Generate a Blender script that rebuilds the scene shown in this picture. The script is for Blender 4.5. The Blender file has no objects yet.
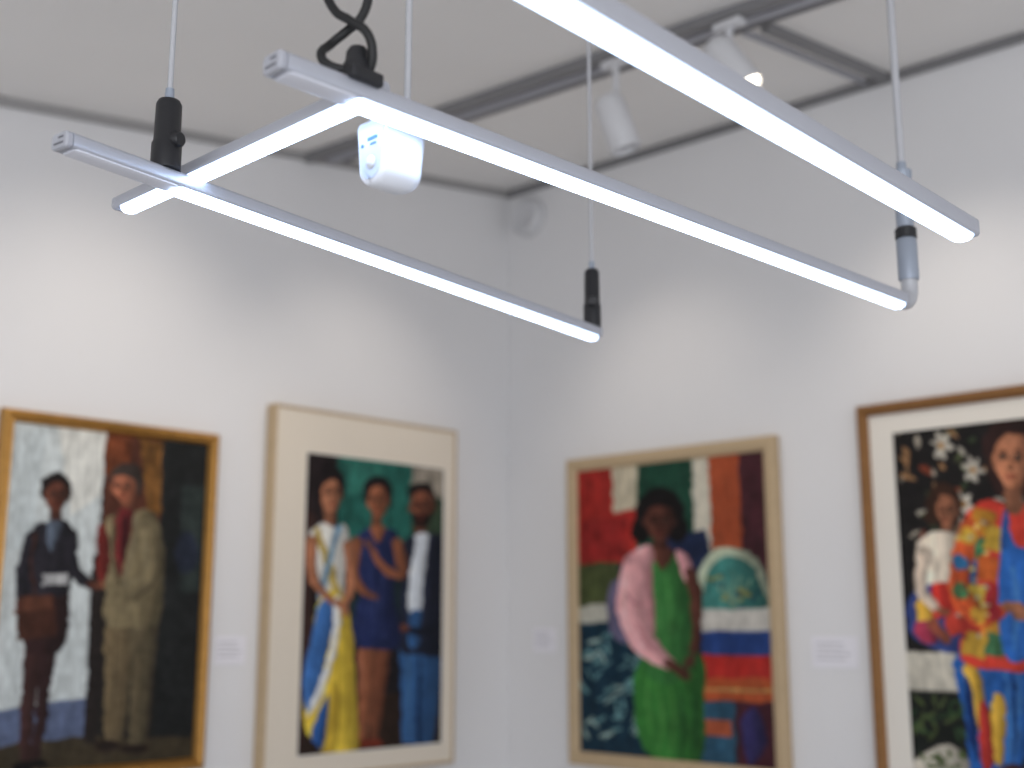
import bpy, bmesh, math, random
import numpy as np
from mathutils import Vector, Matrix
random.seed(3)
S=bpy.context.scene
COL=S.collection

# ------------------------------------------------------------------ materials
def s2l(c):
    c=np.asarray(c,dtype=float)/255.0
    return np.where(c<=0.04045,c/12.92,((c+0.055)/1.055)**2.4)
def mat(name,rgb,rough=0.5,metal=0.0,noise=0.0,nscale=20,bump=0.0,emis=None,estr=0.0,spec=0.5,coat=0.0):
    m=bpy.data.materials.new(name); m.use_nodes=True
    nt=m.node_tree; b=nt.nodes['Principled BSDF']
    c=[float(x) for x in s2l(rgb)]
    b.inputs['Roughness'].default_value=rough
    b.inputs['Metallic'].default_value=metal
    b.inputs['Specular IOR Level'].default_value=spec
    b.inputs['Coat Weight'].default_value=coat
    tc=nt.nodes.new('ShaderNodeTexCoord'); n=nt.nodes.new('ShaderNodeTexNoise')
    n.inputs['Scale'].default_value=nscale; n.inputs['Detail'].default_value=4
    nt.links.new(tc.outputs['Object'],n.inputs['Vector'])
    mx=nt.nodes.new('ShaderNodeMix'); mx.data_type='RGBA'
    nt.links.new(n.outputs['Fac'],mx.inputs['Factor'])
    mx.inputs['A'].default_value=(c[0]*(1-noise),c[1]*(1-noise),c[2]*(1-noise),1)
    mx.inputs['B'].default_value=(min(1,c[0]*(1+noise)),min(1,c[1]*(1+noise)),min(1,c[2]*(1+noise)),1)
    nt.links.new(mx.outputs['Result'],b.inputs['Base Color'])
    if bump>0:
        bp=nt.nodes.new('ShaderNodeBump'); bp.inputs['Strength'].default_value=bump
        bp.inputs['Distance'].default_value=0.002
        nt.links.new(n.outputs['Fac'],bp.inputs['Height']); nt.links.new(bp.outputs['Normal'],b.inputs['Normal'])
    if emis is not None:
        e=[float(x) for x in s2l(emis)]
        b.inputs['Emission Color'].default_value=(e[0],e[1],e[2],1)
        b.inputs['Emission Strength'].default_value=estr
    return m
M_wall=mat('wall_paint',(228,227,228),0.85,noise=0.015,nscale=3,bump=0.05)
M_ceil=mat('ceiling_paint',(238,236,234),0.9,noise=0.03,nscale=2)
M_floor=mat('polished_concrete',(186,183,180),0.4,noise=0.12,nscale=3)
M_trim=mat('trim_paint',(158,156,156),0.7)
M_rail=mat('rail_grey',(126,125,127),0.55)
M_alu=mat('anodised_aluminium',(186,188,197),0.42,metal=0.5,noise=0.02,nscale=60)
M_cap=mat('endcap_plastic',(170,171,179),0.45)
M_dark=mat('dark_slot',(110,110,116),0.5)
M_steel=mat('brushed_steel',(152,160,174),0.4,metal=0.25,noise=0.04,nscale=80)
M_rod=mat('rod_white',(184,185,190),0.4,metal=0.2)
M_black=mat('black_plastic',(28,28,32),0.42,noise=0.1,nscale=40)
M_cable=mat('black_rubber',(18,18,20),0.55)
M_led=mat('led_diffuser',(235,244,255),0.5,emis=(188,216,255),estr=8.0)
# diffuser: output falls toward the edges of the lens (object space across the bar)
nt=M_led.node_tree; b=nt.nodes['Principled BSDF']
tc=nt.nodes.new('ShaderNodeTexCoord'); sx=nt.nodes.new('ShaderNodeSeparateXYZ'); ab=nt.nodes.new('ShaderNodeMath'); ab.operation='ABSOLUTE'
mr=nt.nodes.new('ShaderNodeMapRange'); mr.inputs['From Min'].default_value=.008; mr.inputs['From Max'].default_value=.0160; mr.inputs['To Min'].default_value=13; mr.inputs['To Max'].default_value=1.6
nt.links.new(tc.outputs['Object'],sx.inputs[0]); nt.links.new(sx.outputs['Y'],ab.inputs[0]); nt.links.new(ab.outputs[0],mr.inputs['Value']); nt.links.new(mr.outputs[0],b.inputs['Emission Strength'])
M_off=mat('diffuser_unlit',(222,223,232),0.4)
M_white=mat('white_plastic',(228,231,239),0.35,coat=0.2)
M_sensor_face=mat('sensor_face',(196,207,228),0.35)
M_blue=mat('blue_print',(60,118,176),0.5)
M_lampw=mat('lamp_white',(206,206,209),0.45)
M_bulb=mat('bulb_glow',(255,250,235),0.4,emis=(255,244,222),estr=7)
M_gold=mat('gold_leaf',(172,128,66),0.38,metal=0.7,noise=0.25,nscale=30,bump=0.3)
M_tan=mat('pale_oak',(190,166,132),0.6,noise=0.1,nscale=25,bump=0.1)
M_bronze=mat('bronze_wood',(140,98,56),0.4,metal=0.45,noise=0.2,nscale=30)
M_mat=mat('mat_board',(230,224,214),0.9,noise=0.02,nscale=80)
M_mat2=mat('linen_liner',(226,215,199),0.9,noise=0.03,nscale=80)
M_card=mat('label_card',(236,234,240),0.7)
M_ink=mat('label_ink',(176,174,180),0.8)

# ------------------------------------------------------------------ helpers
def link(o,parent=None):
    COL.objects.link(o)
    if parent: o.parent=parent
    return o
def empty(name,loc=(0,0,0)):
    e=bpy.data.objects.new(name,None); e.empty_display_size=0.05; e.location=loc
    COL.objects.link(e); return e
def mk(name,bm,m,parent=None,smooth=False,bevel=0,mw=None):
    me=bpy.data.meshes.new(name); bmesh.ops.recalc_face_normals(bm,faces=bm.faces); bm.to_mesh(me); bm.free()
    for x in (m if isinstance(m,(list,tuple)) else [m]): me.materials.append(x)
    o=bpy.data.objects.new(name,me); 
    if mw is not None: o.matrix_world=mw
    link(o)
    if parent:
        o.parent=parent; o.matrix_parent_inverse=Matrix.Translation(parent.location).inverted()
    if smooth:
        for f in me.polygons: f.use_smooth=True
        try: me.set_sharp_from_angle(angle=math.radians(40))
        except Exception: pass
    if bevel:
        b=o.modifiers.new('bev','BEVEL'); b.width=bevel; b.segments=3; b.limit_method='ANGLE'
    return o
def box(name,lo,hi,m,parent=None,bevel=0):
    bm=bmesh.new(); bmesh.ops.create_cube(bm,size=1)
    lo=Vector(lo);hi=Vector(hi)
    for v in bm.verts: v.co=Vector(((lo[i]+hi[i])/2+v.co[i]*(hi[i]-lo[i]) for i in range(3)))
    return mk(name,bm,m,parent,bevel=bevel)
def lathe(name,base,axis,prof,m,parent=None,seg=32):
    """prof: list of (t along axis, radius)"""
    axis=Vector(axis).normalized(); a=axis.orthogonal().normalized(); b=axis.cross(a); base=Vector(base)
    bm=bmesh.new(); rings=[]
    for t,r in prof:
        if r<=1e-6: rings.append([bm.verts.new(base+axis*t)])
        else: rings.append([bm.verts.new(base+axis*t+(a*math.cos(2*math.pi*k/seg)+b*math.sin(2*math.pi*k/seg))*r) for k in range(seg)])
    for r0,r1 in zip(rings,rings[1:]):
        if len(r0)==1 and len(r1)==1: continue
        for k in range(seg):
            k2=(k+1)%seg
            if len(r0)==1: bm.faces.new((r0[0],r1[k],r1[k2]))
            elif len(r1)==1: bm.faces.new((r0[k],r1[0],r0[k2]))
            else: bm.faces.new((r0[k],r1[k],r1[k2],r0[k2]))
    if len(rings[0])>1: bm.faces.new(rings[0][::-1])
    if len(rings[-1])>1: bm.faces.new(rings[-1])
    return mk(name,bm,m,parent,smooth=True)
def tube(name,pts,r,m,parent=None):
    cu=bpy.data.curves.new(name,'CURVE'); cu.dimensions='3D'; cu.bevel_depth=r; cu.bevel_resolution=6; cu.use_fill_caps=True
    sp=cu.splines.new('BEZIER'); sp.bezier_points.add(len(pts)-1)
    for bp,q in zip(sp.bezier_points,pts):
        bp.co=q; bp.handle_left_type='AUTO'; bp.handle_right_type='AUTO'
    cu.resolution_u=12; cu.materials.append(m)
    o=bpy.data.objects.new(name,cu); link(o)
    if parent: o.parent=parent; o.matrix_parent_inverse=Matrix.Translation(parent.location).inverted()
    return o

# ------------------------------------------------------------------ room
def ceil_z(x,y): return 3.495+0.131*x+0.025*y
E=-7.0
def slab(name,foot,zlo,zhi_f,m):
    bm=bmesh.new()
    lo=[bm.verts.new((x,y,zlo)) for x,y in foot]; hi=[bm.verts.new((x,y,zhi_f(x,y))) for x,y in foot]
    bm.faces.new(lo[::-1]); bm.faces.new(hi)
    n=len(foot)
    for i in range(n): bm.faces.new((lo[i],lo[(i+1)%n],hi[(i+1)%n],hi[i]))
    return mk(name,bm,m)
slab('wall_left',[(E,0),(0.15,0),(0.15,0.15),(E,0.15)],0,lambda x,y:ceil_z(x,0)+0.02,M_wall)
slab('wall_right',[(0,E),(0.15,E),(0.15,0),(0,0)],0,lambda x,y:ceil_z(0,y)+0.02,M_wall)
box('floor',(E,E,-0.1),(0.15,0.15,0),M_floor)
bm=bmesh.new()
c=[(E,E),(0.15,E),(0.15,0.15),(E,0.15)]
lo=[bm.verts.new((x,y,ceil_z(x,y))) for x,y in c]; hi=[bm.verts.new((x,y,ceil_z(x,y)+0.12)) for x,y in c]
bm.faces.new(lo); bm.faces.new(hi[::-1])
for i in range(4): bm.faces.new((lo[i],lo[(i+1)%4],hi[(i+1)%4],hi[i]))
mk('ceiling',bm,M_ceil)
def strip(name,p0,p1,wv,hv,m,parent=None):
    p0=Vector(p0);p1=Vector(p1);wv=Vector(wv);hv=Vector(hv)
    bm=bmesh.new()
    a=[bm.verts.new(p0+wv*i+hv*j) for i,j in((0,0),(1,0),(1,1),(0,1))]
    b=[bm.verts.new(p1+wv*i+hv*j) for i,j in((0,0),(1,0),(1,1),(0,1))]
    bm.faces.new(a[::-1]);bm.faces.new(b)
    for i in range(4): bm.faces.new((a[i],a[(i+1)%4],b[(i+1)%4],b[i]))
    return mk(name,bm,m,parent)
strip('trim_1',(E,-0.02,ceil_z(E,0)-0.030),(0,-0.02,ceil_z(0,0)-0.030),(0,0.02,0),(0,0,0.030),M_trim)
strip('trim_2',(-0.02,E,ceil_z(0,E)-0.035),(-0.02,0,ceil_z(0,0)-0.035),(0.02,0,0),(0,0,0.035),M_rail)
box('baseboard_left',(E,-0.015,0),(0,0,0.1),M_wall)
box('baseboard_right',(-0.015,E,0),(0,-0.015,0.1),M_wall)

# ------------------------------------------------------------------ painting rasteriser (baked to colour attribute of the flat canvas)
def homog(src,dst):
    A=[]
    for (x,y),(u,v) in zip(src,dst):
        A.append([x,y,1,0,0,0,-u*x,-u*y,u]); A.append([0,0,0,x,y,1,-v*x,-v*y,v])
    A=np.array(A,float); h=np.linalg.solve(A[:,:8],A[:,8]); return np.append(h,1).reshape(3,3)
def catmull(P,n=6,closed=True):
    P=np.array(P,float); out=[]; N=len(P)
    rng=range(N) if closed else range(N-1)
    for i in rng:
        if closed: p0,p1,p2,p3=P[(i-1)%N],P[i],P[(i+1)%N],P[(i+2)%N]
        else: p0,p1,p2,p3=P[max(i-1,0)],P[i],P[i+1],P[min(i+2,N-1)]
        for k in range(n):
            t=k/n
            out.append(0.5*((2*p1)+(-p0+p2)*t+(2*p0-5*p1+4*p2-p3)*t*t+(-p0+3*p1-3*p2+p3)*t**3))
    if not closed: out.append(P[-1])
    return np.array(out)
class Art:
    def __init__(s,src,dst,W,H,base,seed=1):
        s.H_=homog(src,dst); s.W=W*2; s.Hh=H*2
        s.rng=np.random.RandomState(seed)
        s.img=np.ones((s.Hh,s.W,3))*np.array(base,float)
        s.n1=s.noise(14,14); s.n2=s.noise(50,50); s.n3=s.noise(60,12); s.n4=s.noise(14,60)
        s.tex=s.n1*0.5+s.n2*0.4+s.n3*.45
        s.img*= (1+0.12*s.tex)[...,None]
    def noise(s,cx,cy):
        g=s.rng.rand(int(cy*s.Hh/s.W)+3,cx+3)*2-1
        yy=np.linspace(0,g.shape[0]-1.001,s.Hh); xx=np.linspace(0,g.shape[1]-1.001,s.W)
        y0=yy.astype(int);x0=xx.astype(int);fy=(yy-y0)[:,None];fx=(xx-x0)[None]
        return g[y0][:,x0]*(1-fy)*(1-fx)+g[y0+1][:,x0]*fy*(1-fx)+g[y0][:,x0+1]*(1-fy)*fx+g[y0+1][:,x0+1]*fy*fx
    def mask(s,pts):
        P=np.array(pts,float); q=np.c_[P,np.ones(len(P))]@s.H_.T; q=q[:,:2]/q[:,2:]
        q=q*np.array([s.W,s.Hh])
        x0=max(int(q[:,0].min())-1,0);x1=min(int(q[:,0].max())+2,s.W);y0=max(int(q[:,1].min())-1,0);y1=min(int(q[:,1].max())+2,s.Hh)
        if x1<=x0 or y1<=y0: return None
        X=np.arange(x0,x1)[None]+0.5;Y=np.arange(y0,y1)[:,None]+0.5
        ins=np.zeros((y1-y0,x1-x0),bool)
        n=len(q)
        for i in range(n):
            ax,ay=q[i];bx,by=q[(i+1)%n]
            if ay==by: continue
            c=((ay>Y)!=(by>Y))&(X<(bx-ax)*(Y-ay)/(by-ay)+ax)
            ins^=c
        cum=np.cumsum(ins,1).astype(float); tot=np.maximum(ins.sum(1,keepdims=True),1)
        return ins,(slice(y0,y1),slice(x0,x1)),cum/tot
    def fill(s,pts,col,amp=0.16,al=1.0,form=0.0):
        r=s.mask(pts)
        if r is None: return
        ins,sl,pos=r
        f=1+amp*s.tex[sl]
        if form: f=f*(1+form*(0.55-1.5*np.clip(pos-.3,0,1)**1.3-.5*np.clip(.15-pos,0,1)))
        c=np.array(col,float)*f[...,None]
        a=ins[...,None]*al
        s.img[sl]=s.img[sl]*(1-a)+c*a
    def poly(s,pts,col,sm=True,**k):
        if sm: k.setdefault('form',.42)
        s.fill(catmull(pts) if sm else pts,col,**k)
    def ell(s,cx,cy,rx,ry,col,rot=0,**k):
        t=np.linspace(0,2*np.pi,28,endpoint=False); r=math.radians(rot)
        x=rx*np.cos(t);y=ry*np.sin(t)
        s.fill(np.c_[cx+x*math.cos(r)-y*math.sin(r),cy+x*math.sin(r)+y*math.cos(r)],col,**k)
    def limb(s,pts,ws,col,**k):
        n=5; P=catmull(pts,n,False); w=np.interp(np.linspace(0,len(ws)-1,len(P)),range(len(ws)),ws)
        T=np.gradient(P,axis=0); T/= (np.linalg.norm(T,axis=1)[:,None]+1e-9); N=np.c_[-T[:,1],T[:,0]]
        if ws[0]>8: k.setdefault('form',.35)
        k2=dict(k); k2.pop('form',None)
        s.ell(P[0][0],P[0][1],ws[0]/2,ws[0]/2,col,**k2); s.ell(P[-1][0],P[-1][1],ws[-1]/2,ws[-1]/2,col,**k2)
        s.fill(np.r_[P+N*w[:,None]/2,(P-N*w[:,None]/2)[::-1]],col,**k)
    def folds(s,segs,col,w=2.2,al=.45):
        for a in segs: s.limb(a,[w*.5,w,w*.4],col,al=al)
    def hand(s,x,y,sz,ang,col,curl=0.25):
        s.ell(x,y,sz*0.55,sz*0.45,col,rot=ang)
        for i,(off,L) in enumerate(((-.36,.75),(-.13,.9),(.1,.85),(.32,.65))):
            a=math.radians(ang); dx,dy=math.cos(a),math.sin(a); nx,ny=-dy,dx
            bx,by=x+dx*sz*.35+nx*sz*off,y+dy*sz*.35+ny*sz*off
            mx,my=bx+dx*sz*L*.55,by+dy*sz*L*.55
            ex,ey=mx+(dx+nx*curl*2)*sz*L*.4,my+(dy+ny*curl*2)*sz*L*.4
            sh=tuple(c*(0.92+0.05*i) for c in col)
            s.limb([(bx,by),(mx,my),(ex,ey)],[sz*.22,sz*.2,sz*.15],sh)
        a=math.radians(ang-50); s.limb([(x,y),(x+math.cos(a)*sz*.5,y+math.sin(a)*sz*.5),(x+math.cos(a+.5)*sz*.85,y+math.sin(a+.5)*sz*.85)],[sz*.28,sz*.24,sz*.17],col)
    def head(s,cx,cy,rx,ry,skin,hair,turn=0,neck=None,nw=0.9,beard=False):
        sk=np.array(skin,float)
        if neck: s.limb([(cx,cy+ry*.5),neck],[rx*nw,rx*nw*1.15],sk*.74)
        f=[(cx-rx*.55,cy-ry*.9),(cx,cy-ry),(cx+rx*.55,cy-ry*.9),(cx+rx*.95,cy-ry*.3),(cx+rx*.9,cy+ry*.25),(cx+rx*.5,cy+ry*.82),(cx,cy+ry),(cx-rx*.5,cy+ry*.82),(cx-rx*.9,cy+ry*.25),(cx-rx*.95,cy-ry*.3)]
        s.ell(cx-rx*.97,cy+ry*.08,rx*.16,ry*.2,sk*.85); s.ell(cx+rx*.97,cy+ry*.08,rx*.16,ry*.2,sk*.8)
        s.poly(f,sk,form=.3)
        t=turn*rx
        s.poly([(cx+rx*.35,cy-ry*.7),(cx+rx*.95,cy-ry*.3),(cx+rx*.9,cy+ry*.3),(cx+rx*.45,cy+ry*.85),(cx+rx*.25,cy+ry*.3)],sk*.7,al=.7)
        s.ell(cx-rx*.45+t,cy+ry*.3,rx*.25,ry*.15,np.minimum(sk*1.2+8,255),al=.6)
        s.ell(cx+t,cy-ry*.55,rx*.4,ry*.18,np.minimum(sk*1.2+8,255),al=.5)
        for e in(-1,1):
            ex=cx+t+e*rx*.38
            s.limb([(ex-rx*.2,cy-ry*.2),(ex,cy-ry*.25),(ex+rx*.2,cy-ry*.2)],[ry*.05,ry*.07,ry*.05],np.array(hair)*.8)
            s.ell(ex,cy-ry*.02,rx*.24,ry*.12,sk*.5); s.ell(ex,cy-ry*.02,rx*.13,ry*.05,(170,162,150)); s.ell(ex,cy-ry*.02,rx*.08,ry*.06,(25,18,15))
        s.poly([(cx+t-rx*.06,cy-ry*.1),(cx+t+rx*.06,cy-ry*.1),(cx+t+rx*.17,cy+ry*.32),(cx+t,cy+ry*.38),(cx+t-rx*.17,cy+ry*.32)],sk*.86)
        s.ell(cx+t,cy+ry*.33,rx*.15,ry*.05,sk*.5)
        if beard: s.poly([(cx-rx*.9,cy+ry*.15),(cx-rx*.5,cy+ry*.42),(cx,cy+ry*.42),(cx+rx*.5,cy+ry*.42),(cx+rx*.9,cy+ry*.15),(cx+rx*.55,cy+ry*.9),(cx,cy+ry*1.08),(cx-rx*.55,cy+ry*.9)],np.array(hair)*1.1)
        s.poly([(cx+t-rx*.3,cy+ry*.58),(cx+t,cy+ry*.53),(cx+t+rx*.3,cy+ry*.58),(cx+t,cy+ry*.7)],(sk*.6+np.array([40,5,8])*.7))
    def finish(s):
        yy,xx=np.mgrid[0:s.Hh,0:s.W]
        dx=(s.n2*3.2+s.n1*2).astype(int); dy=(s.n4*3.2).astype(int)
        I=s.img[np.clip(yy+dy,0,s.Hh-1),np.clip(xx+dx,0,s.W-1)]
        fine=s.noise(110,24)
        I=I*(1+.11*fine)[...,None]+6*s.noise(30,90)[...,None]
        g=I.mean(2,keepdims=True); I=g+(I-g)*1.06
        I=np.clip(I,0,255)/255
        I=(I**1.08*.96*255).reshape(s.Hh//2,2,s.W//2,2,3).mean((1,3)); return I
def canvas_mesh(name,art,origin,ux,vz,parent):
    """origin=top-left corner of canvas, ux = vector across, vz = vector down"""
    I=art.finish(); H,W=I.shape[:2]
    ox,uxv,vzv=np.array(origin,float),np.array(ux,float),np.array(vz,float)
    u=np.linspace(0,1,W);v=np.linspace(0,1,H)
    V=ox+u[None,:,None]*uxv+v[:,None,None]*vzv; V=V.reshape(-1,3)
    idx=np.arange(H*W).reshape(H,W)
    F=np.stack([idx[:-1,:-1],idx[1:,:-1],idx[1:,1:],idx[:-1,1:]],-1).reshape(-1,4)
    me=bpy.data.meshes.new(name)
    me.from_pydata(V.tolist(),[],F.tolist())
    at=me.color_attributes.new('paint','FLOAT_COLOR','POINT')
    lin=np.c_[s2l(I.reshape(-1,3)),np.ones(H*W)].astype(np.float32)
    at.data.foreach_set('color',lin.ravel())
    m=bpy.data.materials.new('oil_paint_'+name); m.use_nodes=True; nt=m.node_tree; b=nt.nodes['Principled BSDF']
    a=nt.nodes.new('ShaderNodeAttribute'); a.attribute_name='paint'
    nt.links.new(a.outputs['Color'],b.inputs['Base Color']); b.inputs['Roughness'].default_value=0.6; b.inputs['Specular IOR Level'].default_value=0.2
    n=nt.nodes.new('ShaderNodeTexNoise'); n.inputs['Scale'].default_value=160; bp=nt.nodes.new('ShaderNodeBump'); bp.inputs['Strength'].default_value=.2; bp.inputs['Distance'].default_value=.001
    tc=nt.nodes.new('ShaderNodeTexCoord'); nt.links.new(tc.outputs['Object'],n.inputs['Vector']); nt.links.new(n.outputs['Fac'],bp.inputs['Height']); nt.links.new(bp.outputs['Normal'],b.inputs['Normal'])
    me.materials.append(m)
    o=bpy.data.objects.new(name,me); link(o); o.parent=parent; o.matrix_parent_inverse=Matrix.Translation(parent.location).inverted()
    return o

# ---- painting 1 : woman in dark jacket shaking hands with man in suit
def paint1():
    A=Art([(17,420),(207,447),(196,764),(5,772)],[(0,0),(1,0),(1,1),(0,1)],150,236,(38,36,34),1)
    R=lambda p,c,**k:A.poly(p,c,sm=False,**k)
    R([(0,400),(107,400),(100,705),(0,720)],(204,210,210),amp=.05)
    R([(60,425),(107,432),(103,500),(75,520)],(222,222,216),amp=.05)
    R([(20,430),(50,430),(40,540),(16,560)],(196,204,206),amp=.05,al=.6)
    R([(107,400),(162,400),(160,560),(105,600)],(88,52,40))
    R([(138,440),(168,444),(166,520),(150,520)],(116,82,44),amp=.5)
    R([(107,430),(132,434),(130,470),(106,480)],(116,66,42),amp=.4)
    R([(162,440),(215,440),(205,780),(158,780)],(34,36,36),amp=.3)
    R([(182,490),(204,492),(200,600),(180,600)],(48,56,54),amp=.3)
    A.ell(187,560,12,22,(40,46,60))
    R([(0,712),(98,700),(94,745),(0,755)],(98,108,134),amp=.1)
    R([(0,745),(98,738),(215,745),(215,790),(0,790)],(66,58,44))
    R([(97,560),(110,560),(106,745),(94,745)],(40,34,32))
    # man
    sk=(150,96,74); su=(112,102,80)
    A.poly([(113,620),(139,622),(136,690),(129,742),(114,742),(112,690)],(98,86,66))
    A.poly([(134,622),(160,620),(156,690),(151,744),(136,744),(137,690)],(82,74,58))
    A.folds([[(122,640),(121,690),(120,738)],[(148,640),(146,690),(144,738)]],(60,52,40))
    A.ell(116,748,12,5,(40,30,26)); A.ell(141,752,13,5,(40,30,26))
    A.head(127,491,13,18,sk,(72,62,58),turn=-.25,neck=(130,520))
    A.poly([(113,488),(113,474),(127,467),(141,472),(144,490),(139,502),(137,486),(126,479),(116,480)],(58,50,46))
    A.poly([(106,532),(118,518),(130,522),(146,514),(161,530),(165,575),(162,628),(136,634),(110,628),(110,585)],su)
    A.poly([(140,520),(158,528),(165,580),(160,626),(145,632),(150,580)],(86,78,60),al=.7)
    A.poly([(116,519),(134,517),(129,560),(123,582),(119,560)],(100,38,40))
    A.poly([(124,524),(130,524),(129,560),(124,564)],(60,22,26))
    A.limb([(118,518),(117,560),(124,600)],[3,3,2],(84,74,56)); A.limb([(137,517),(134,560),(125,600)],[3,3,2],(130,120,98))
    A.poly([(100,540),(108,528),(113,556),(110,588),(102,580)],(98,38,34))
    A.limb([(150,532),(153,580),(132,600),(112,592)],[20,19,15,11],su)
    A.limb([(158,545),(160,582),(138,606)],[2,3,2],(66,58,44),al=.7)
    A.limb([(146,540),(147,578),(128,592)],[3,3,3],(138,128,104),al=.6)
    A.hand(105,590,9,185,sk)
    # woman
    sk2=(92,56,44); jk=(36,34,40)
    A.limb([(46,640),(43,700),(41,765)],[17,13,9],(58,38,36)); A.limb([(60,640),(56,700),(51,760)],[16,12,8],(46,30,30))
    A.ell(40,764,10,5,(20,16,16)); A.ell(54,762,9,4,(20,16,16))
    A.poly([(38,592),(74,592),(74,648),(56,656),(36,648)],(46,30,30))
    A.head(61,498,11,17,sk2,(24,18,18),turn=.1,neck=(61,524))
    A.poly([(48,502),(47,484),(57,474),(69,478),(75,492),(73,504),(69,488),(60,484),(52,490)],(26,20,20))
    A.poly([(36,538),(46,526),(59,530),(70,524),(80,540),(78,570),(75,598),(42,600),(35,572)],jk)
    A.poly([(53,527),(67,526),(62,548),(57,556)],(84,92,104))
    A.folds([[(62,550),(60,575),(60,596)],[(48,545),(47,570),(49,596)]],(66,66,74))
    R([(50,578),(75,577),(75,588),(50,590)],(182,182,182),amp=.15)
    A.limb([(75,540),(80,574),(97,590)],[14,12,9],jk)
    A.hand(98,590,8,-5,sk2)
    A.limb([(40,540),(33,575),(32,608)],[14,12,9],jk)
    R([(28,600),(62,597),(66,640),(30,642)],(72,44,34),amp=.25)
    R([(28,600),(62,597),(63,612),(28,615)],(92,58,44),amp=.25)
    A.limb([(44,536),(40,570),(46,600)],[2,2,2],(70,40,30))
    A.hand(30,608,8,100,sk2)
    return A
# ---- painting 2 : two women and a man
def paint2():
    A=Art([(305,453),(443,472),(438,737),(298,762)],[(0,0),(1,0),(1,1),(0,1)],150,234,(32,29,33),2)
    R=lambda p,c,**k:A.poly(p,c,sm=False,**k)
    R([(336,440),(412,455),(412,560),(338,570)],(44,104,94),amp=.25)
    R([(345,450),(385,458),(380,490),(345,500)],(66,130,116),amp=.3,al=.6)
    R([(411,455),(450,455),(450,500),(411,505)],(154,146,134),amp=.35)
    R([(411,505),(450,500),(450,545),(411,550)],(58,74,58),amp=.3)
    R([(300,445),(337,450),(335,520),(300,540)],(42,33,35),amp=.3)
    R([(335,560),(412,552),(412,640),(335,650)],(34,50,52),amp=.3)
    R([(295,700),(450,690),(450,770),(295,775)],(50,37,30))
    sk=(118,74,57)
    A.poly([(402,615),(438,617),(437,690),(429,740),(419,742),(414,742),(402,742),(400,690)],(52,84,122))
    A.limb([(418,655),(417,740)],[2,4],(26,46,78))
    A.limb([(407,650),(408,700),(407,732)],[3,3,2],(86,120,152),al=.6)
    A.ell(408,744,10,4,(40,28,24)); A.ell(427,742,9,4,(40,28,24))
    A.head(421,510,12,20,sk,(24,18,18),turn=-.1,neck=(420,540),beard=True)
    A.poly([(408,505),(409,490),(421,486),(433,491),(434,507),(431,498),(421,494),(411,498)],(22,18,18))
    A.poly([(401,552),(411,539),(430,536),(445,548),(447,600),(444,652),(416,654),(399,650),(400,600)],(30,34,47))
    A.poly([(413,540),(429,538),(425,575),(420,618),(410,622),(407,580)],(206,211,217),amp=.08,form=.25)
    A.poly([(409,616),(421,614),(418,645),(408,646)],(52,84,122))
    A.limb([(413,542),(406,585),(404,640)],[4,5,3],(44,50,68)); A.limb([(430,540),(425,585),(421,640)],[4,6,4],(42,47,64))
    A.limb([(439,552),(443,598),(426,630),(410,632)],[14,13,10,8],(26,30,42))
    A.hand(403,630,9,170,sk)
    sk=(136,88,65)
    A.limb([(366,630),(366,690),(363,742)],[18,14,8],sk); A.limb([(385,630),(379,690),(374,740)],[17,13,8],(112,71,53))
    A.limb([(362,640),(362,690)],[4,3],(166,112,88),al=.6)
    A.ell(362,744,8,4,(130,56,40)); A.ell(375,742,8,4,(130,56,40))
    A.head(378,503,11,18,sk,(24,18,18),turn=-.1,neck=(377,532))
    A.poly([(366,508),(364,490),(372,480),(386,481),(392,494),(390,512),(388,498),(382,489),(371,492)],(24,20,22))
    A.poly([(357,542),(370,531),(378,537),(388,531),(399,542),(396,575),(394,600),(401,645),(376,652),(351,645),(360,600),(358,572)],(36,45,80))
    A.folds([[(368,560),(372,590),(364,640)],[(384,575),(380,610),(384,645)],[(376,590),(374,620),(372,646)]],(72,86,128))
    A.folds([[(390,600),(391,620),(392,642)],[(379,560),(377,580),(380,600)]],(20,24,48))
    A.poly([(370,531),(386,531),(378,546)],sk)
    A.limb([(357,547),(354,580),(368,598)],[11,10,7],sk); A.limb([(397,547),(402,577),(384,572),(372,554)],[11,10,8,6],sk)
    A.hand(370,600,7,10,sk); A.hand(371,552,7,230,sk)
    sk=(160,110,84)
    A.poly([(300,520),(318,528),(312,600),(320,660),(304,750),(294,755),(296,600)],(54,37,34))
    A.head(330,496,12,20,sk,(28,20,22),turn=.15,neck=(329,528))
    A.poly([(317,508),(315,486),(324,470),(338,472),(344,486),(343,505),(340,490),(333,482),(322,488),(320,504)],(26,20,22))
    A.ell(328,470,9,7,(26,20,22))
    A.poly([(308,540),(322,527),(334,532),(344,528),(350,545),(345,580),(341,608),(320,612),(315,580)],(208,206,200),amp=.1,form=.25)
    A.limb([(316,534),(326,565),(338,600)],[6,8,8],(196,172,98)); A.limb([(338,532),(330,560),(320,600)],[5,6,7],(120,156,180))
    A.folds([[(335,560),(336,580),(338,600)],[(322,575),(324,590),(326,606)]],(150,150,150))
    A.poly([(320,605),(343,600),(353,640),(357,700),(357,752),(330,756),(305,730),(307,680)],(204,178,74))
    A.poly([(320,610),(334,606),(330,650),(318,700),(306,716),(304,680),(312,640)],(66,106,158))
    A.poly([(334,606),(341,606),(338,650),(322,702),(308,722),(312,706),(330,660)],(212,210,204),amp=.06)
    A.poly([(326,700),(340,690),(336,756),(320,752)],(176,148,58),al=.7)
    A.poly([(318,720),(330,700),(324,750),(312,742)],(48,86,140))
    A.folds([[(345,620),(348,680),(347,745)],[(340,660),(338,700),(340,745)]],(150,124,40)); A.folds([[(318,640),(314,670),(312,700)]],(40,72,116))
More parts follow.
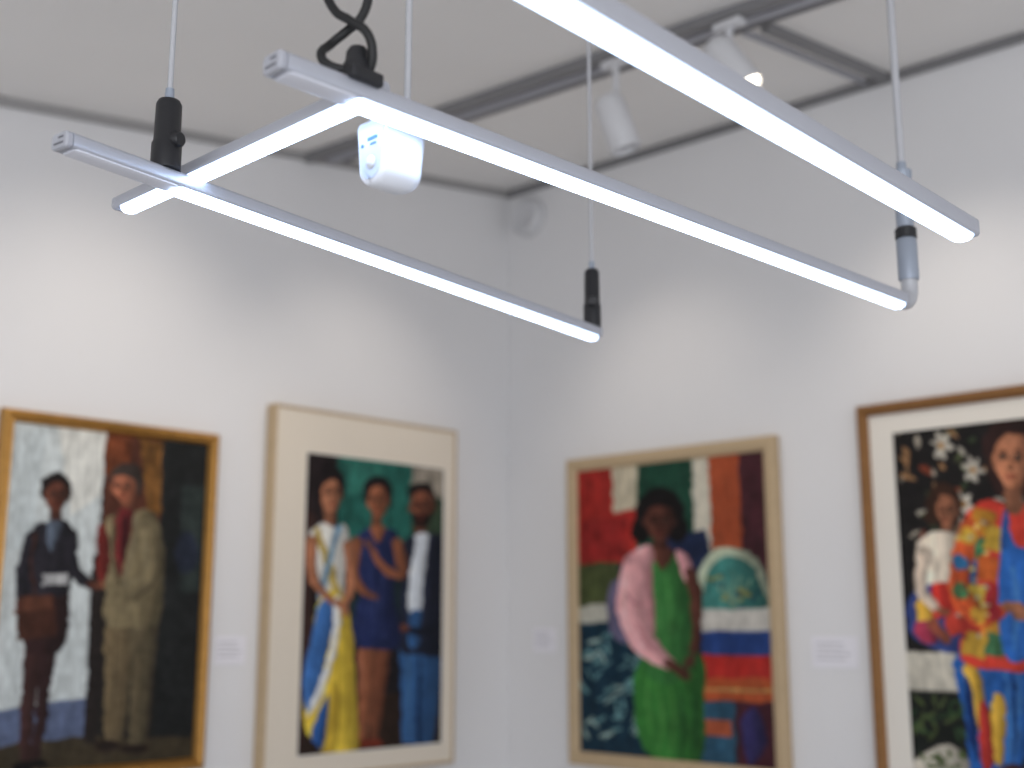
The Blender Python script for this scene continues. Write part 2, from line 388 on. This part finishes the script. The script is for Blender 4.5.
    A.limb([(311,546),(313,585),(332,606)],[12,10,7],sk); A.limb([(348,549),(352,585),(346,608)],[11,10,7],sk)
    A.hand(346,612,8,95,sk); A.hand(338,608,8,20,sk)
    return A
# ---- painting 3 : seated woman in pink jacket and green dress
def paint3():
    A=Art([(577,470),(757,449),(765,767),(580,742)],[(0,0),(1,0),(1,1),(0,1)],160,210,(40,52,60),3)
    R=lambda p,c,**k:A.poly(p,c,sm=False,**k)
    R([(570,460),(640,455),(640,560),(570,565)],(166,52,46),amp=.2)
    R([(580,520),(625,515),(620,555),(580,560)],(142,44,42),amp=.25)
    R([(609,455),(633,450),(634,508),(611,512)],(204,194,172),amp=.08)
    R([(633,450),(687,445),(688,560),(634,560)],(34,76,60),amp=.18)
    R([(686,445),(702,443),(704,550),(688,552)],(212,206,190),amp=.06)
    R([(702,443),(731,440),(734,552),(704,552)],(164,84,54),amp=.15)
    R([(731,438),(765,434),(768,580),(734,565)],(72,38,45),amp=.2)
    R([(570,562),(616,560),(616,604),(570,606)],(80,88,56),amp=.2)
    R([(570,603),(616,601),(616,620),(570,622)],(194,192,180),amp=.05)
    R([(570,620),(690,615),(690,760),(570,750)],(28,56,72),amp=.2)
    rg=np.random.RandomState(5)
    for i in range(60):
        x=582+rg.rand()*54;y=628+rg.rand()*100;a=-60+rg.rand()*60+(90 if i%4==0 else 0)
        A.ell(x,y,6,1.5,(112,150,152) if i%3 else (166,188,180),rot=a)
    R([(655,530),(700,530),(702,572),(655,575)],(38,50,80),amp=.2)
    A.poly([(690,612),(691,575),(702,554),(722,547),(744,555),(757,580),(759,612)],(164,172,152))
    A.poly([(696,612),(698,580),(707,562),(723,555),(740,563),(751,584),(753,612)],(62,112,106))
    for k in range(5): A.limb([(724,606),(706+k*9,572+abs(k-2)*4)],[2,3],(116,144,124))
    for k in range(14):
        A.ell(702+rg.rand()*46,572+rg.rand()*36,4,2,(140,140,88) if k%2 else (40,78,90),rot=rg.rand()*180)
    R([(692,608),(770,608),(770,630),(694,630)],(204,200,192),amp=.08)
    R([(692,629),(770,630),(770,655),(694,652)],(46,72,128),amp=.12)
    R([(690,652),(770,655),(770,678),(692,674)],(174,52,46),amp=.12)
    R([(690,674),(770,678),(770,702),(692,697)],(172,88,54),amp=.15)
    R([(690,684),(770,689),(770,692),(692,687)],(186,150,96))
    R([(688,697),(725,700),(725,780),(690,760)],(54,90,112),amp=.2)
    R([(725,700),(775,702),(775,780),(727,775)],(72,36,45),amp=.2)
    R([(690,715),(722,718),(722,734),(690,730)],(168,92,64)); A.poly([(730,720),(745,705),(755,740),(738,760)],(48,44,80))
    sk=(86,53,44)
    A.ell(655,512,23,25,(22,18,20)); A.ell(638,528,10,14,(22,18,20)); A.ell(672,528,10,14,(22,18,20))
    A.poly([(606,590),(614,576),(628,580),(632,630),(620,640),(607,625)],(92,87,108))
    A.poly([(638,656),(692,652),(696,700),(692,752),(662,764),(638,738),(630,700)],(54,108,52))
    A.folds([[(652,680),(656,715),(652,748)],[(664,682),(666,715),(664,752)],[(644,675),(642,700),(646,730)]],(104,156,84),w=4)
    A.folds([[(672,680),(676,715),(674,752)],[(686,675),(688,710),(684,748)]],(28,66,36),w=4,al=.7)
    A.poly([(638,560),(652,548),(668,552),(683,562),(689,600),(688,662),(660,680),(638,662),(638,610)],(56,106,58))
    A.folds([[(662,575),(664,610),(660,655)],[(652,590),(655,620),(654,650)]],(98,150,86),w=4); A.folds([[(676,580),(679,610),(676,650)]],(32,70,40),w=4,al=.7)
    A.head(655,520,14,20,sk,(20,16,18),turn=-.05,neck=(656,550))
    A.poly([(641,514),(644,500),(655,496),(667,500),(670,514),(664,506),(655,503),(646,507)],(20,16,18))
    A.poly([(644,550),(655,546),(668,550),(658,568)],sk)
    A.poly([(626,556),(640,545),(650,548),(648,575),(650,610),(646,640),(632,636),(624,600)],(206,156,158),amp=.08)
    A.limb([(632,562),(627,605),(640,640),(662,660)],[24,27,23,13],(216,164,166),amp=.08)
    A.folds([[(644,565),(646,600),(650,630)],[(632,620),(642,640),(652,650)],[(622,590),(630,600),(642,602)]],(170,112,120),w=3.5,al=.6)
    A.folds([[(624,570),(620,600),(628,630)]],(236,196,192),w=4,al=.6)
    A.poly([(670,550),(682,557),(687,574),(678,580)],(198,148,152),amp=.08)
    A.limb([(684,572),(690,608),(686,648)],[12,11,8],sk)
    A.limb([(662,660),(670,666)],[9,8],sk)
    A.hand(674,668,10,45,sk); A.hand(683,656,9,120,sk)
    return A
# ---- painting 4 : woman in colourful sweater with child
def paint4():
    A=Art([(893,435),(1024,418),(905,768),(1024,768)],[(0,0),(.532,0),(0,.863),(.427,.84)],170,250,(32,29,29),4)
    R=lambda p,c,**k:A.poly(p,c,sm=False,**k)
    rg=np.random.RandomState(9)
    cols=[(170,162,148),(160,124,90),(86,94,62),(122,64,46),(176,170,158),(58,72,50)]
    for i in range(80):
        x=900+rg.rand()*190;y=430+rg.rand()**1.5*130;a=rg.rand()*180
        A.ell(x,y,4+rg.rand()*6,1.3+rg.rand()*1.6,cols[i%6],rot=a)
    for cx,cy in((942,446),(972,468),(962,500),(1060,450),(1085,500)):
        for k in range(6):
            a=k*60+rg.rand()*20; A.ell(cx+6*math.cos(math.radians(a)),cy+7*math.sin(math.radians(a)),6.5,3,(190,184,172),rot=a)
        A.ell(cx,cy,3,3,(166,122,66))
    R([(890,646),(1140,640),(1140,690),(890,684)],(204,198,184),amp=.08)
    R([(890,682),(1140,690),(1140,800),(890,800)],(30,33,30),amp=.2)
    for i in range(26):
        x=903+rg.rand()*58;y=692+rg.rand()*40; A.ell(x,y,8,2,(54,78,50) if i%2 else (82,94,58),rot=rg.rand()*180)
    A.poly([(905,760),(925,745),(950,742),(965,770),(905,775)],(178,172,160)); 
    for i in range(14): A.ell(912+rg.rand()*48,750+rg.rand()*18,5,2,(84,100,58),rot=rg.rand()*180)
    sk=(140,95,73)
    A.ell(943,501,18,20,(58,38,28)); A.ell(930,512,7,9,(58,38,28))
    A.head(946,507,11,15,sk,(50,30,24),turn=-.2,neck=(945,526))
    A.poly([(914,545),(930,527),(952,528),(964,545),(964,585),(940,592),(918,580)],(202,190,174),amp=.1)
    A.folds([[(930,545),(934,565),(932,585)],[(948,545),(950,565),(946,585)]],(160,148,134),w=3)
    A.poly([(906,590),(938,577),(964,582),(966,640),(940,645),(908,630)],(52,66,112))
    A.poly([(930,580),(950,578),(954,600),(930,612)],(172,56,48)); A.poly([(914,596),(928,590),(930,612),(916,618)],(186,150,68)); A.poly([(944,605),(962,600),(962,622),(946,628)],(166,62,50)); A.poly([(912,618),(928,616),(932,636),(914,634)],(150,60,80))
    A.limb([(922,548),(918,583),(936,602)],[14,12,8],(196,180,164)); A.hand(938,604,8,10,sk)
    A.limb([(930,618),(942,632)],[12,11],(140,82,64))
    A.poly([(952,650),(1000,640),(1064,642),(1092,660),(1080,720),(1076,790),(1044,790),(1030,720),(1016,790),(972,790),(962,720)],(40,84,140))
    for p in([(960,660),(976,664),(984,720),(974,724)],[(990,690),(1004,700),(1000,760),(986,750)]): A.poly(p,(184,150,66))
    A.poly([(976,700),(986,704),(990,760),(978,764)],(158,54,48)); A.poly([(962,672),(970,690),(974,760),(964,730)],(24,48,92))
    A.folds([[(1000,650),(1008,710),(1006,765)],[(1016,650),(1018,700),(1014,760)]],(90,138,184),w=5,al=.6)
    A.folds([[(1010,660),(1014,720),(1011,770)]],(20,44,84),w=4,al=.7)
    A.poly([(990,770),(1020,762),(1024,785),(992,788)],(60,40,34))
    A.poly([(962,520),(985,496),(1012,502),(1045,494),(1072,516),(1082,570),(1078,640),(1060,660),(1000,664),(958,652),(962,600)],(176,64,52))
    sw=[((970,505),(992,530),(188,136,54)),((962,530),(984,552),(66,122,86)),((984,520),(1004,545),(200,166,72)),((958,552),(976,578),(48,100,148)),((976,550),(996,575),(192,102,52)),((962,578),(984,602),(194,168,74)),((984,575),(1002,598),(168,54,56)),((960,602),(982,626),(170,62,54)),((982,600),(1000,628),(202,150,64)),((960,626),(984,650),(192,156,68)),((984,626),(1004,650),(74,116,82)),((1050,510),(1072,540),(196,156,68)),((1056,545),(1080,575),(46,106,140)),((1058,580),(1080,610),(196,102,52)),((1054,612),(1078,640),(74,124,86))]
    for (a,b),(c_,d),col in sw: A.poly([(a+2,b-2),(c_+3,b+3),(c_-2,d+2),(a-3,d-3)],col,sm=False,amp=.25)
    A.poly([(1004,520),(1016,540),(1036,538),(1046,518),(1056,560),(1054,640),(1030,652),(1004,650),(996,590)],(46,92,152))
    A.folds([[(1012,560),(1016,600),(1012,642)]],(96,146,192),w=8,al=.55); A.limb([(1006,506),(1002,540)],[7,8],(44,84,140)); A.limb([(1044,504),(1050,540)],[7,8],(44,84,140))
    A.limb([(968,525),(956,580),(976,610),(1000,604)],[22,22,18,13],(184,88,50))
    for x,y,cc in((967,530,(204,166,68)),(958,556,(56,112,154)),(958,584,(74,124,84)),(976,608,(200,158,68)),(992,606,(164,52,60))): A.ell(x,y,9,8,cc,rot=30,amp=.25)
    for i in range(26): A.ell(956+rg.rand()*44,515+rg.rand()*120,3,1.6,cols[i%2*3] if i%3 else (220,200,120),rot=rg.rand()*180)
    A.folds([[(952,560),(956,590),(966,612)],[(968,545),(966,580),(978,598)]],(90,34,34),w=3)
    sk=(166,114,87)
    A.limb([(1076,525),(1086,580),(1060,612),(1036,606)],[22,22,18,13],(176,64,50))
    A.hand(1008,600,15,10,sk); A.hand(1028,606,15,175,sk)
    A.poly([(985,466),(984,436),(1000,420),(1024,416),(1042,428),(1046,466),(1040,496),(1020,488),(1000,494)],(44,28,26))
    A.head(1012,456,19,28,sk,(40,26,24),turn=-.1,neck=(1014,500))
    A.poly([(992,451),(996,430),(1012,424),(1030,430),(1034,452),(1024,436),(1010,433),(998,438)],(44,28,26))
    return A

def frame(name,wall,a0,a1,z0,z1,prof,m,parent):
    """mitred moulding. wall 'L': across=x, out=-y ; wall 'R': across = -y, out=-x ; prof: list (inset,out)"""
    bm=bmesh.new(); rings=[]
    for ins,out in prof:
        cs=[(a0+ins,z1-ins),(a1-ins,z1-ins),(a1-ins,z0+ins),(a0+ins,z0+ins)]
        rings.append([bm.verts.new((a,-out,z) if wall=='L' else (-out,-a,z)) for a,z in cs])
    for r0,r1 in zip(rings,rings[1:]+rings[:1]):
        for k in range(4): bm.faces.new((r0[k],r0[(k+1)%4],r1[(k+1)%4],r1[k]))
    return mk(name,bm,m,parent)
def board(name,wall,a0,a1,z0,z1,o0,o1,m,parent,bevel=0):
    if wall=='L': return box(name,(a0,-o1,z0),(a1,-o0,z1),m,parent,bevel)
    return box(name,(-o1,-a1,z0),(-o0,-a0,z1),m,parent,bevel)
def cv(wall,art,a0,a1,z0,z1,out,parent):
    if wall=='L': canvas_mesh('canvas',art,(a0,-out,z1),(a1-a0,0,0),(0,0,z0-z1),parent)
    else: canvas_mesh('canvas',art,(-out,-a0,z1),(0,-(a1-a0),0),(0,0,z0-z1),parent)

# P1
p=empty('framed_painting',(-1.95,0,1.55))
frame('frame','L',-2.352,-1.553,0.955,2.132,[(0,0.002),(0,.03),(.006,.042),(.016,.045),(.026,.036),(.034,.04),(.040,.030),(.042,.02),(.042,.002)],M_gold,p)
board('backing','L',-2.345,-1.565,.96,2.12,.001,.018,M_tan,p)
cv('L',paint1(),-2.312,-1.593,.995,2.092,.022,p)
# P2
p=empty('framed_painting',(-0.85,0,1.55))
frame('frame','L',-1.330,-.379,.885,2.277,[(0,0.002),(0,.056),(.004,.06),(.010,.06),(.012,.054),(.012,.002)],M_tan,p)
board('mat_board','L',-1.319,-.390,.896,2.266,.001,.054,M_mat2,p)
cv('L',paint2(),-1.173,-.453,.971,2.103,.0555,p)
frame('mat_bevel','L',-1.179,-.447,.965,2.109,[(0,.0542),(0,.0575),(.006,.056),(.006,.0542)],M_mat,p)
# P3
p=empty('framed_painting',(0,-.9,1.5))
frame('frame','R',.390,1.434,.880,2.150,[(0,0.002),(0,.038),(.006,.045),(.034,.045),(.046,.036),(.052,.034),(.055,.022),(.055,.002)],M_tan,p)
board('backing','R',.40,1.42,.89,2.13,.001,.016,M_tan,p)
cv('R',paint3(),.443,1.381,.933,2.097,.024,p)
# P4
p=empty('framed_painting',(0,-2.3,1.5))
frame('frame','R',1.782,2.93,.68,2.212,[(0,0.002),(0,.05),(.006,.058),(.026,.058),(.036,.046),(.040,.03),(.040,.002)],M_bronze,p)
board('mat_board','R',1.82,2.90,.71,2.177,.001,.034,M_mat,p)
cv('R',paint4(),1.910,2.77,.797,2.104,.036,p)
# labels
def label(wall,a,z,w,h):
    e=empty('wall_label',(a,0,z) if wall=='L' else (0,-a,z))
    board('card',wall,a-w/2,a+w/2,z-h/2,z+h/2,0,.004,M_card,e)
    for k in range(4):
        ww=w*(.6 if k==0 else .75-.12*(k%2))
        board('text_line_%d'%k,wall,a-w*.4,a-w*.4+ww,z+h*(.28-.17*k)-.002,z+h*(.28-.17*k)+.002,.004,.0045,M_ink,e)
label('L',-1.447,1.357,.13,.10); label('R',.225,1.382,.13,.10); label('R',1.622,1.352,.18,.11)

# ------------------------------------------------------------------ suspended light fixture
FX=empty('suspended_light_fixture',(-2.7,-2.7,2.05))
def bar(name,p0,p1,z0,w,h,lit0,lit1):
    p0=Vector((p0[0],p0[1],z0));p1=Vector((p1[0],p1[1],z0)); d=(p1-p0); L=d.length; d.normalize()
    n=Vector((0,0,1)).cross(d)
    mw=Matrix((( d.x,n.x,0,p0.x),(d.y,n.y,0,p0.y),(0,0,1,z0),(0,0,0,1)))
    def prof(w,h,r,k=4):
        out=[]
        for cx,cz,a0 in((w/2-r,r,-90),(w/2-r,h-r,0),(-w/2+r,h-r,90),(-w/2+r,r,180)):
            for i in range(k+1):
                a=math.radians(a0+90*i/k); out.append((cx+r*math.cos(a),cz+r*math.sin(a)))
        return out
    def ext(nm,pr,x0,x1,m,inset=0.0,sm=True):
        bm=bmesh.new(); rr=[]
        xs=[(x0,1-inset),(x0+inset*w*.5,1),(x1-inset*w*.5,1),(x1,1-inset)] if inset else [(x0,1),(x1,1)]
        cy=sum(q[0] for q in pr)/len(pr); cz=sum(q[1] for q in pr)/len(pr)
        for x,s in xs: rr.append([bm.verts.new((x,cy+(a-cy)*s,cz+(b-cz)*s)) for a,b in pr])
        for r0,r1 in zip(rr,rr[1:]):
            for k in range(len(pr)): bm.faces.new((r0[k],r0[(k+1)%len(pr)],r1[(k+1)%len(pr)],r1[k]))
        bm.faces.new(rr[0][::-1]);bm.faces.new(rr[-1])
        return mk(nm,bm,m,FX,smooth=sm,mw=mw)
    P=prof(w,h,.006)
    ext(name+'_housing',P,.010,L-.010,M_alu)
    ext(name+'_endcap_a',P,0,.0105,M_cap,.12); ext(name+'_endcap_b',P,L-.0105,L,M_cap,.12)
    dw=w*.86
    def dif(nm,x0,x1,m,bul):
        pr=[(dw/2,.002)]+[(dw/2*math.cos(math.radians(a)),-bul*math.sin(math.radians(a))) for a in range(10,171,16)]+[(-dw/2,.002)]
        ext(nm,pr,x0,x1,m,.25)
    if lit0>.03: dif(name+'_unlit_diffuser',.014,lit0-.001,M_off,.002)
    dif(name+'_led_diffuser',lit0,lit1 if lit1 else L-.012,M_led,.008)
    bm=bmesh.new()
    for (xa,xb,ya,yb,za,zb) in((-.0012,.001,-w*.28,w*.28,h*.26,h*.36),(-.0012,.001,-w*.28,w*.02,h*.62,h*.72)):
        vs=[bm.verts.new((x,y,z)) for x in(xa,xb) for y in(ya,yb) for z in(za,zb)]
        for f in((0,1,3,2),(4,6,7,5),(0,4,5,1),(2,3,7,6),(0,2,6,4),(1,5,7,3)): bm.faces.new([vs[i] for i in f])
    mk(name+'_cap_slots',bm,M_dark,FX,mw=mw)
    return L
zb=2.042
bar('bar_a',(-3.312,-2.423),(-2.045,-2.248),zb,.035,.022,.18,0)
bar('bar_b',(-3.250,-2.797),(-1.842,-2.835),zb,.036,.023,.11,0)
bar('bar_c',(-3.62,-3.129),(-2.152,-3.096),zb,.044,.029,.012,0)
bar('bar_d',(-3.105,-2.195),(-3.098,-2.800),zb+.0235,.034,.020,.02,.59)
def hanger(x,y,zt,zbtm,r=.0165,nm='1'):
    ct=ceil_z(x,y)
    lathe('rod_'+nm,(x,y,zt-.01),(0,0,1),[(0,.004),(ct-zt+.01,.004)],M_rod,FX,seg=16)
    lathe('canopy_'+nm,(x,y,ct-.03),(0,0,1),[(0,.012),(.004,.03),(.03,.032)],M_rod,FX)
    H=zt-zbtm
    lathe('gripper_'+nm,(x,y,zbtm),(0,0,1),[(0,r*1.12),(H*.36,r*1.12),(H*.39,r),(H*.92,r*.96),(H*.98,r*.8),(H,r*.5)],M_black,FX)
    ax=Vector((-.72,-.69,0)) if nm!='1' else Vector((.3,-.95,0))
    lathe('knob_'+nm,Vector((x,y,zbtm+H*.40)),ax,[(0,.011),(r+.004,.011),(r+.007,.009),(r+.007,0)],M_black,FX)
    lathe('collar_'+nm,(x,y,zt-.004),(0,0,1),[(0,.007),(.02,.006)],M_steel,FX,seg=16)
hanger(-3.150,-2.402,2.168,2.064,r=.0185,nm='1')
hanger(-2.062,-2.252,2.190,2.064,nm='2')
# clamp over the bar_b / bar_d crossing
lathe('clamp',(-3.137,-2.805,2.062),(0,0,1),[(0,.017),(.024,.017),(.028,.0145),(.040,.0135),(.046,.010)],M_black,FX)
box('clamp_saddle',(-3.160,-2.827,2.060),(-3.114,-2.783,2.076),M_black,FX,bevel=.003)
# steel drop elbow at far end of bar_b
ex,ey=-1.818,-2.8355; zc=zb+.010
R0=.030
pts=[(ex-.05,ey,zc)]+[(ex-.02+R0*math.sin(math.radians(a)),ey,zc+R0-R0*math.cos(math.radians(a))) for a in (5,25,45,65,85)]+[(ex-.02+R0,ey,zc+.05),(ex-.02+R0,ey,2.115)]
tube('elbow',pts,.0155,M_rod,FX)
X=ex-.02+R0
lathe('sleeve',(X,ey,2.10),(0,0,1),[(0,.0185),(.004,.0195),(.080,.0195),(.084,.0165)],M_steel,FX)
lathe('band',(X,ey,2.184),(0,0,1),[(0,.0205),(.018,.0205),(.022,.017)],M_black,FX)
lathe('sleeve_upper',(X,ey,2.20),(0,0,1),[(0,.0165),(.105,.0165),(.108,.0185),(.122,.0185),(.125,.010),(.14,.009)],M_steel,FX)
lathe('rod_3',(X,ey,2.33),(0,0,1),[(0,.0075),(ceil_z(X,ey)-2.33,.0075)],M_rod,FX,seg=16)

# power cables looping out of the clamp up to the ceiling
r_=Vector((.6947,-.7193,0)); base=Vector((-3.137,-2.805,0))
PC=empty('power_cable',(-3.15,-2.805,2.1))
def cab(nm,l,r=.0055):
    tube(nm,[base+r_*(a/920.0)+Vector((0,-.0,z))+Vector((.72,.69,0))*dp for a,z,dp in l],r,M_cable,PC)
cab('cable_1',[(12,2.075,0),(17,2.095,-.01),(11,2.120,-.015),(-8,2.138,-.01),(-26,2.156,0),(-40,2.20,.01),(-30,2.4,.02),(-20,ceil_z(-3.15,-2.8),.02)])
cab('cable_2',[(-8,2.075,-.01),(-30,2.082,-.012),(-38,2.096,-.008),(-30,2.118,.008),(-12,2.137,.01),(0,2.150,.01),(10,2.19,.01),(4,2.4,.02),(-8,ceil_z(-3.15,-2.8),.03)])

# ------------------------------------------------------------------ motion sensor hanging on its own rod beside bar_b
SN=empty('motion_sensor',(-3.03,-2.75,2.02))
def ush(x,ya,yb,zt,zbt,ins):
    ya+=ins;yb-=ins;zt-=ins;zbt+=ins; w=(yb-ya); out=[(x,ya+.004,zt),(x,ya,zt-.004)]
    rr=min(w*.40,.024); sl=.006
    for i in range(9):
        a=math.radians(180+90*i/8); out.append((x,ya+sl+rr+rr*math.cos(a),zbt+rr+rr*math.sin(a)))
    for i in range(9):
        a=math.radians(270+90*i/8); out.append((x,yb-sl-rr+rr*math.cos(a),zbt+rr+rr*math.sin(a)))
    out+=[(x,yb,zt-.004),(x,yb-.004,zt)]
    return out
bm=bmesh.new(); rings=[]
Y0,Y1,ZT,ZB=-2.776,-2.712,2.064,1.977
for x,ins in((-3.064,.004),(-3.062,.0015),(-3.058,0),(-3.018,0),(-3.006,.003),(-2.997,.009),(-2.991,.017)):
    rings.append([bm.verts.new(q) for q in ush(x,Y0,Y1,ZT,ZB,ins)])
for r0,r1 in zip(rings,rings[1:]):
    for k in range(len(r0)): bm.faces.new((r0[k],r0[(k+1)%len(r0)],r1[(k+1)%len(r0)],r1[k]))
bm.faces.new(rings[0][::-1]);bm.faces.new(rings[-1])
mk('body',bm,M_white,SN,smooth=True)
bm=bmesh.new(); q1=[bm.verts.new(q) for q in ush(-3.0652,Y0,Y1,ZT,ZB,.0075)]; q2=[bm.verts.new(q) for q in ush(-3.063,Y0,Y1,ZT,ZB,.006)]
for k in range(len(q1)): bm.faces.new((q1[k],q1[(k+1)%len(q1)],q2[(k+1)%len(q1)],q2[k]))
bm.faces.new(q1[::-1]); mk('face_plate',bm,M_sensor_face,SN)
box('blue_label',(-3.0660,-2.756,2.034),(-3.0650,-2.738,2.0385),M_blue,SN)
box('blue_text',(-3.0660,-2.754,2.0275),(-3.0650,-2.743,2.030),M_blue,SN)
lathe('lens',(-3.064,-2.745,2.006),(-1,0,0),[(0,.0085),(.002,.0082),(.0045,.0055),(.006,0)],M_white,SN)
lathe('lens_ring',(-3.0645,-2.745,2.006),(-1,0,0),[(0,.0105),(.0014,.0100),(.0015,0)],M_rod,SN)
lathe('indicator',(-3.0645,-2.728,2.030),(-1,0,0),[(0,.0025),(.002,.0023),(.0024,0)],M_blue,SN,seg=16)
ctz=ceil_z(-3.010,-2.747)
lathe('drop_rod',(-3.010,-2.747,2.06),(0,0,1),[(0,.0045),(ctz-2.06,.0045)],M_rod,SN,seg=16)
lathe('rod_collar',(-3.010,-2.747,2.062),(0,0,1),[(0,.010),(.012,.009),(.016,.0055)],M_white,SN,seg=20)
lathe('rod_canopy',(-3.010,-2.747,ctz-.03),(0,0,1),[(0,.012),(.004,.03),(.03,.032)],M_rod,SN)

# ------------------------------------------------------------------ ceiling tracks and spotlights
TR=empty('lighting_track',(-1.1,-1,3.3))
def trk(nm,a,b,w,h,off,m):
    a=Vector(a);b=Vector(b); d=(b-a).normalized(); n=Vector((0,0,1)).cross(d)*w
    a3=Vector((a.x,a.y,ceil_z(a.x,a.y)-off-h)); b3=Vector((b.x,b.y,ceil_z(b.x,b.y)-off-h))
    strip(nm,a3-n/2,b3-n/2,n,(0,0,h),m,TR)
trk('track_rail',(-.98,-2.6,0),(-1.19,0,0),.036,.035,0,M_rail)
trk('conduit',(-.88,-2.6,0),(-1.09,0,0),.030,.024,0,M_cap)
trk('conduit_thin',(-.80,-2.6,0),(-1.01,0,0),.012,.012,0,M_rail)
trk('cross_rail',(-.84,-1.96,0),(-.02,-1.96,0),.03,.03,0,M_rail)
trk('cross_conduit',(-.84,-1.88,0),(-.02,-1.88,0),.016,.016,0,M_cap)
def spot(nm,x,y,z,d,lit=False,L=.19,r=.05,m=M_lampw):
    e=empty('track_spotlight',(x,y,z)); d=Vector(d).normalized(); ct=ceil_z(x,y)-.042
    c=Vector((x,y,z))
    lathe('body',c-d*L*.5,d,[(0,0),(0,r*.7),(.015,r*.92),(.04,r),(L-.004,r),(L,r*.94),(L-.006,r*.86),(L-.02,r*.8),(L-.02,0)],m,e)
    if lit: lathe('lamp',c+d*(L*.5-.02),d,[(0,r*.8),(.014,r*.82),(.02,r*.5),(.022,0)],M_bulb,e)
    lathe('stem',(x,y,z+r*.5),(0,0,1),[(0,.011),(ct-z-r*.5,.011)],M_lampw,e,seg=16)
    box('adapter',(x-.02,y-.05,ct-.025),(x+.02,y+.05,ct-.001),M_lampw,e,bevel=.005)
    return e
spot('a',-1.033,-1.95,3.12,(.16,-.46,-.8),True,r=.054)
spot('b',-1.067,-1.53,3.05,(.22,-.20,-.9),r=.052)
D=empty('wall_speaker',(0,-.15,3.33))
lathe('shell',(0,-.15,3.33),(-1,0,0),[(0,.095),(.03,.092),(.045,.075),(.05,.07),(.046,.06),(.05,0)],M_lampw,D)

# ------------------------------------------------------------------ lights
def spotlight(nm,loc,tgt,e,ang,col=(1,.90,.78),rad=.06,blend=1.0):
    l=bpy.data.lights.new(nm,'SPOT'); l.energy=e; l.spot_size=math.radians(ang); l.spot_blend=blend; l.color=col; l.shadow_soft_size=rad
    o=bpy.data.objects.new(nm,l); o.location=loc; o.rotation_euler=(Vector(tgt)-Vector(loc)).to_track_quat('-Z','Y').to_euler(); link(o); return o
spotlight('wall_wash_1',(-2.1,-1.3,2.95),(-2.05,0,2.1),28,75)
spotlight('wall_wash_2',(-1.0,-1.0,3.1),(-.95,0,2.05),14,75)
spotlight('wall_wash_3',(-.95,-.9,3.1),(0,-.95,2.05),12,75)
spotlight('wall_wash_4',(-.92,-2.2,3.1),(0,-2.2,2.1),17,80)
a=bpy.data.lights.new('room_fill','AREA'); a.energy=85; a.size=3; a.color=(.92,.95,1)
o=bpy.data.objects.new('room_fill',a); o.location=(-5.2,-5.2,2.0); o.rotation_euler=(Vector((-.5,-.5,2.1))-Vector(o.location)).to_track_quat('-Z','Y').to_euler(); link(o)
w=bpy.data.worlds.new('World'); S.world=w; w.use_nodes=True
w.node_tree.nodes['Background'].inputs[0].default_value=(.93,.955,1.0,1); w.node_tree.nodes['Background'].inputs[1].default_value=1.0

# ------------------------------------------------------------------ camera
cd=bpy.data.cameras.new('camera'); cam=bpy.data.objects.new('camera',cd); link(cam)
cam.location=(-3.944,-3.834,1.45)
p_=math.atan(.2); th=math.radians(44)
d=Vector((math.cos(th)*math.cos(p_),math.sin(th)*math.cos(p_),math.sin(p_)))
cam.rotation_euler=d.to_track_quat('-Z','Y').to_euler()
cd.sensor_width=36; cd.lens=1200*36/1024; cd.clip_start=.05
cd.dof.use_dof=True; cd.dof.focus_distance=1.75; cd.dof.aperture_fstop=2.1
S.camera=cam
S.view_settings.view_transform='Standard'; S.view_settings.look='None'
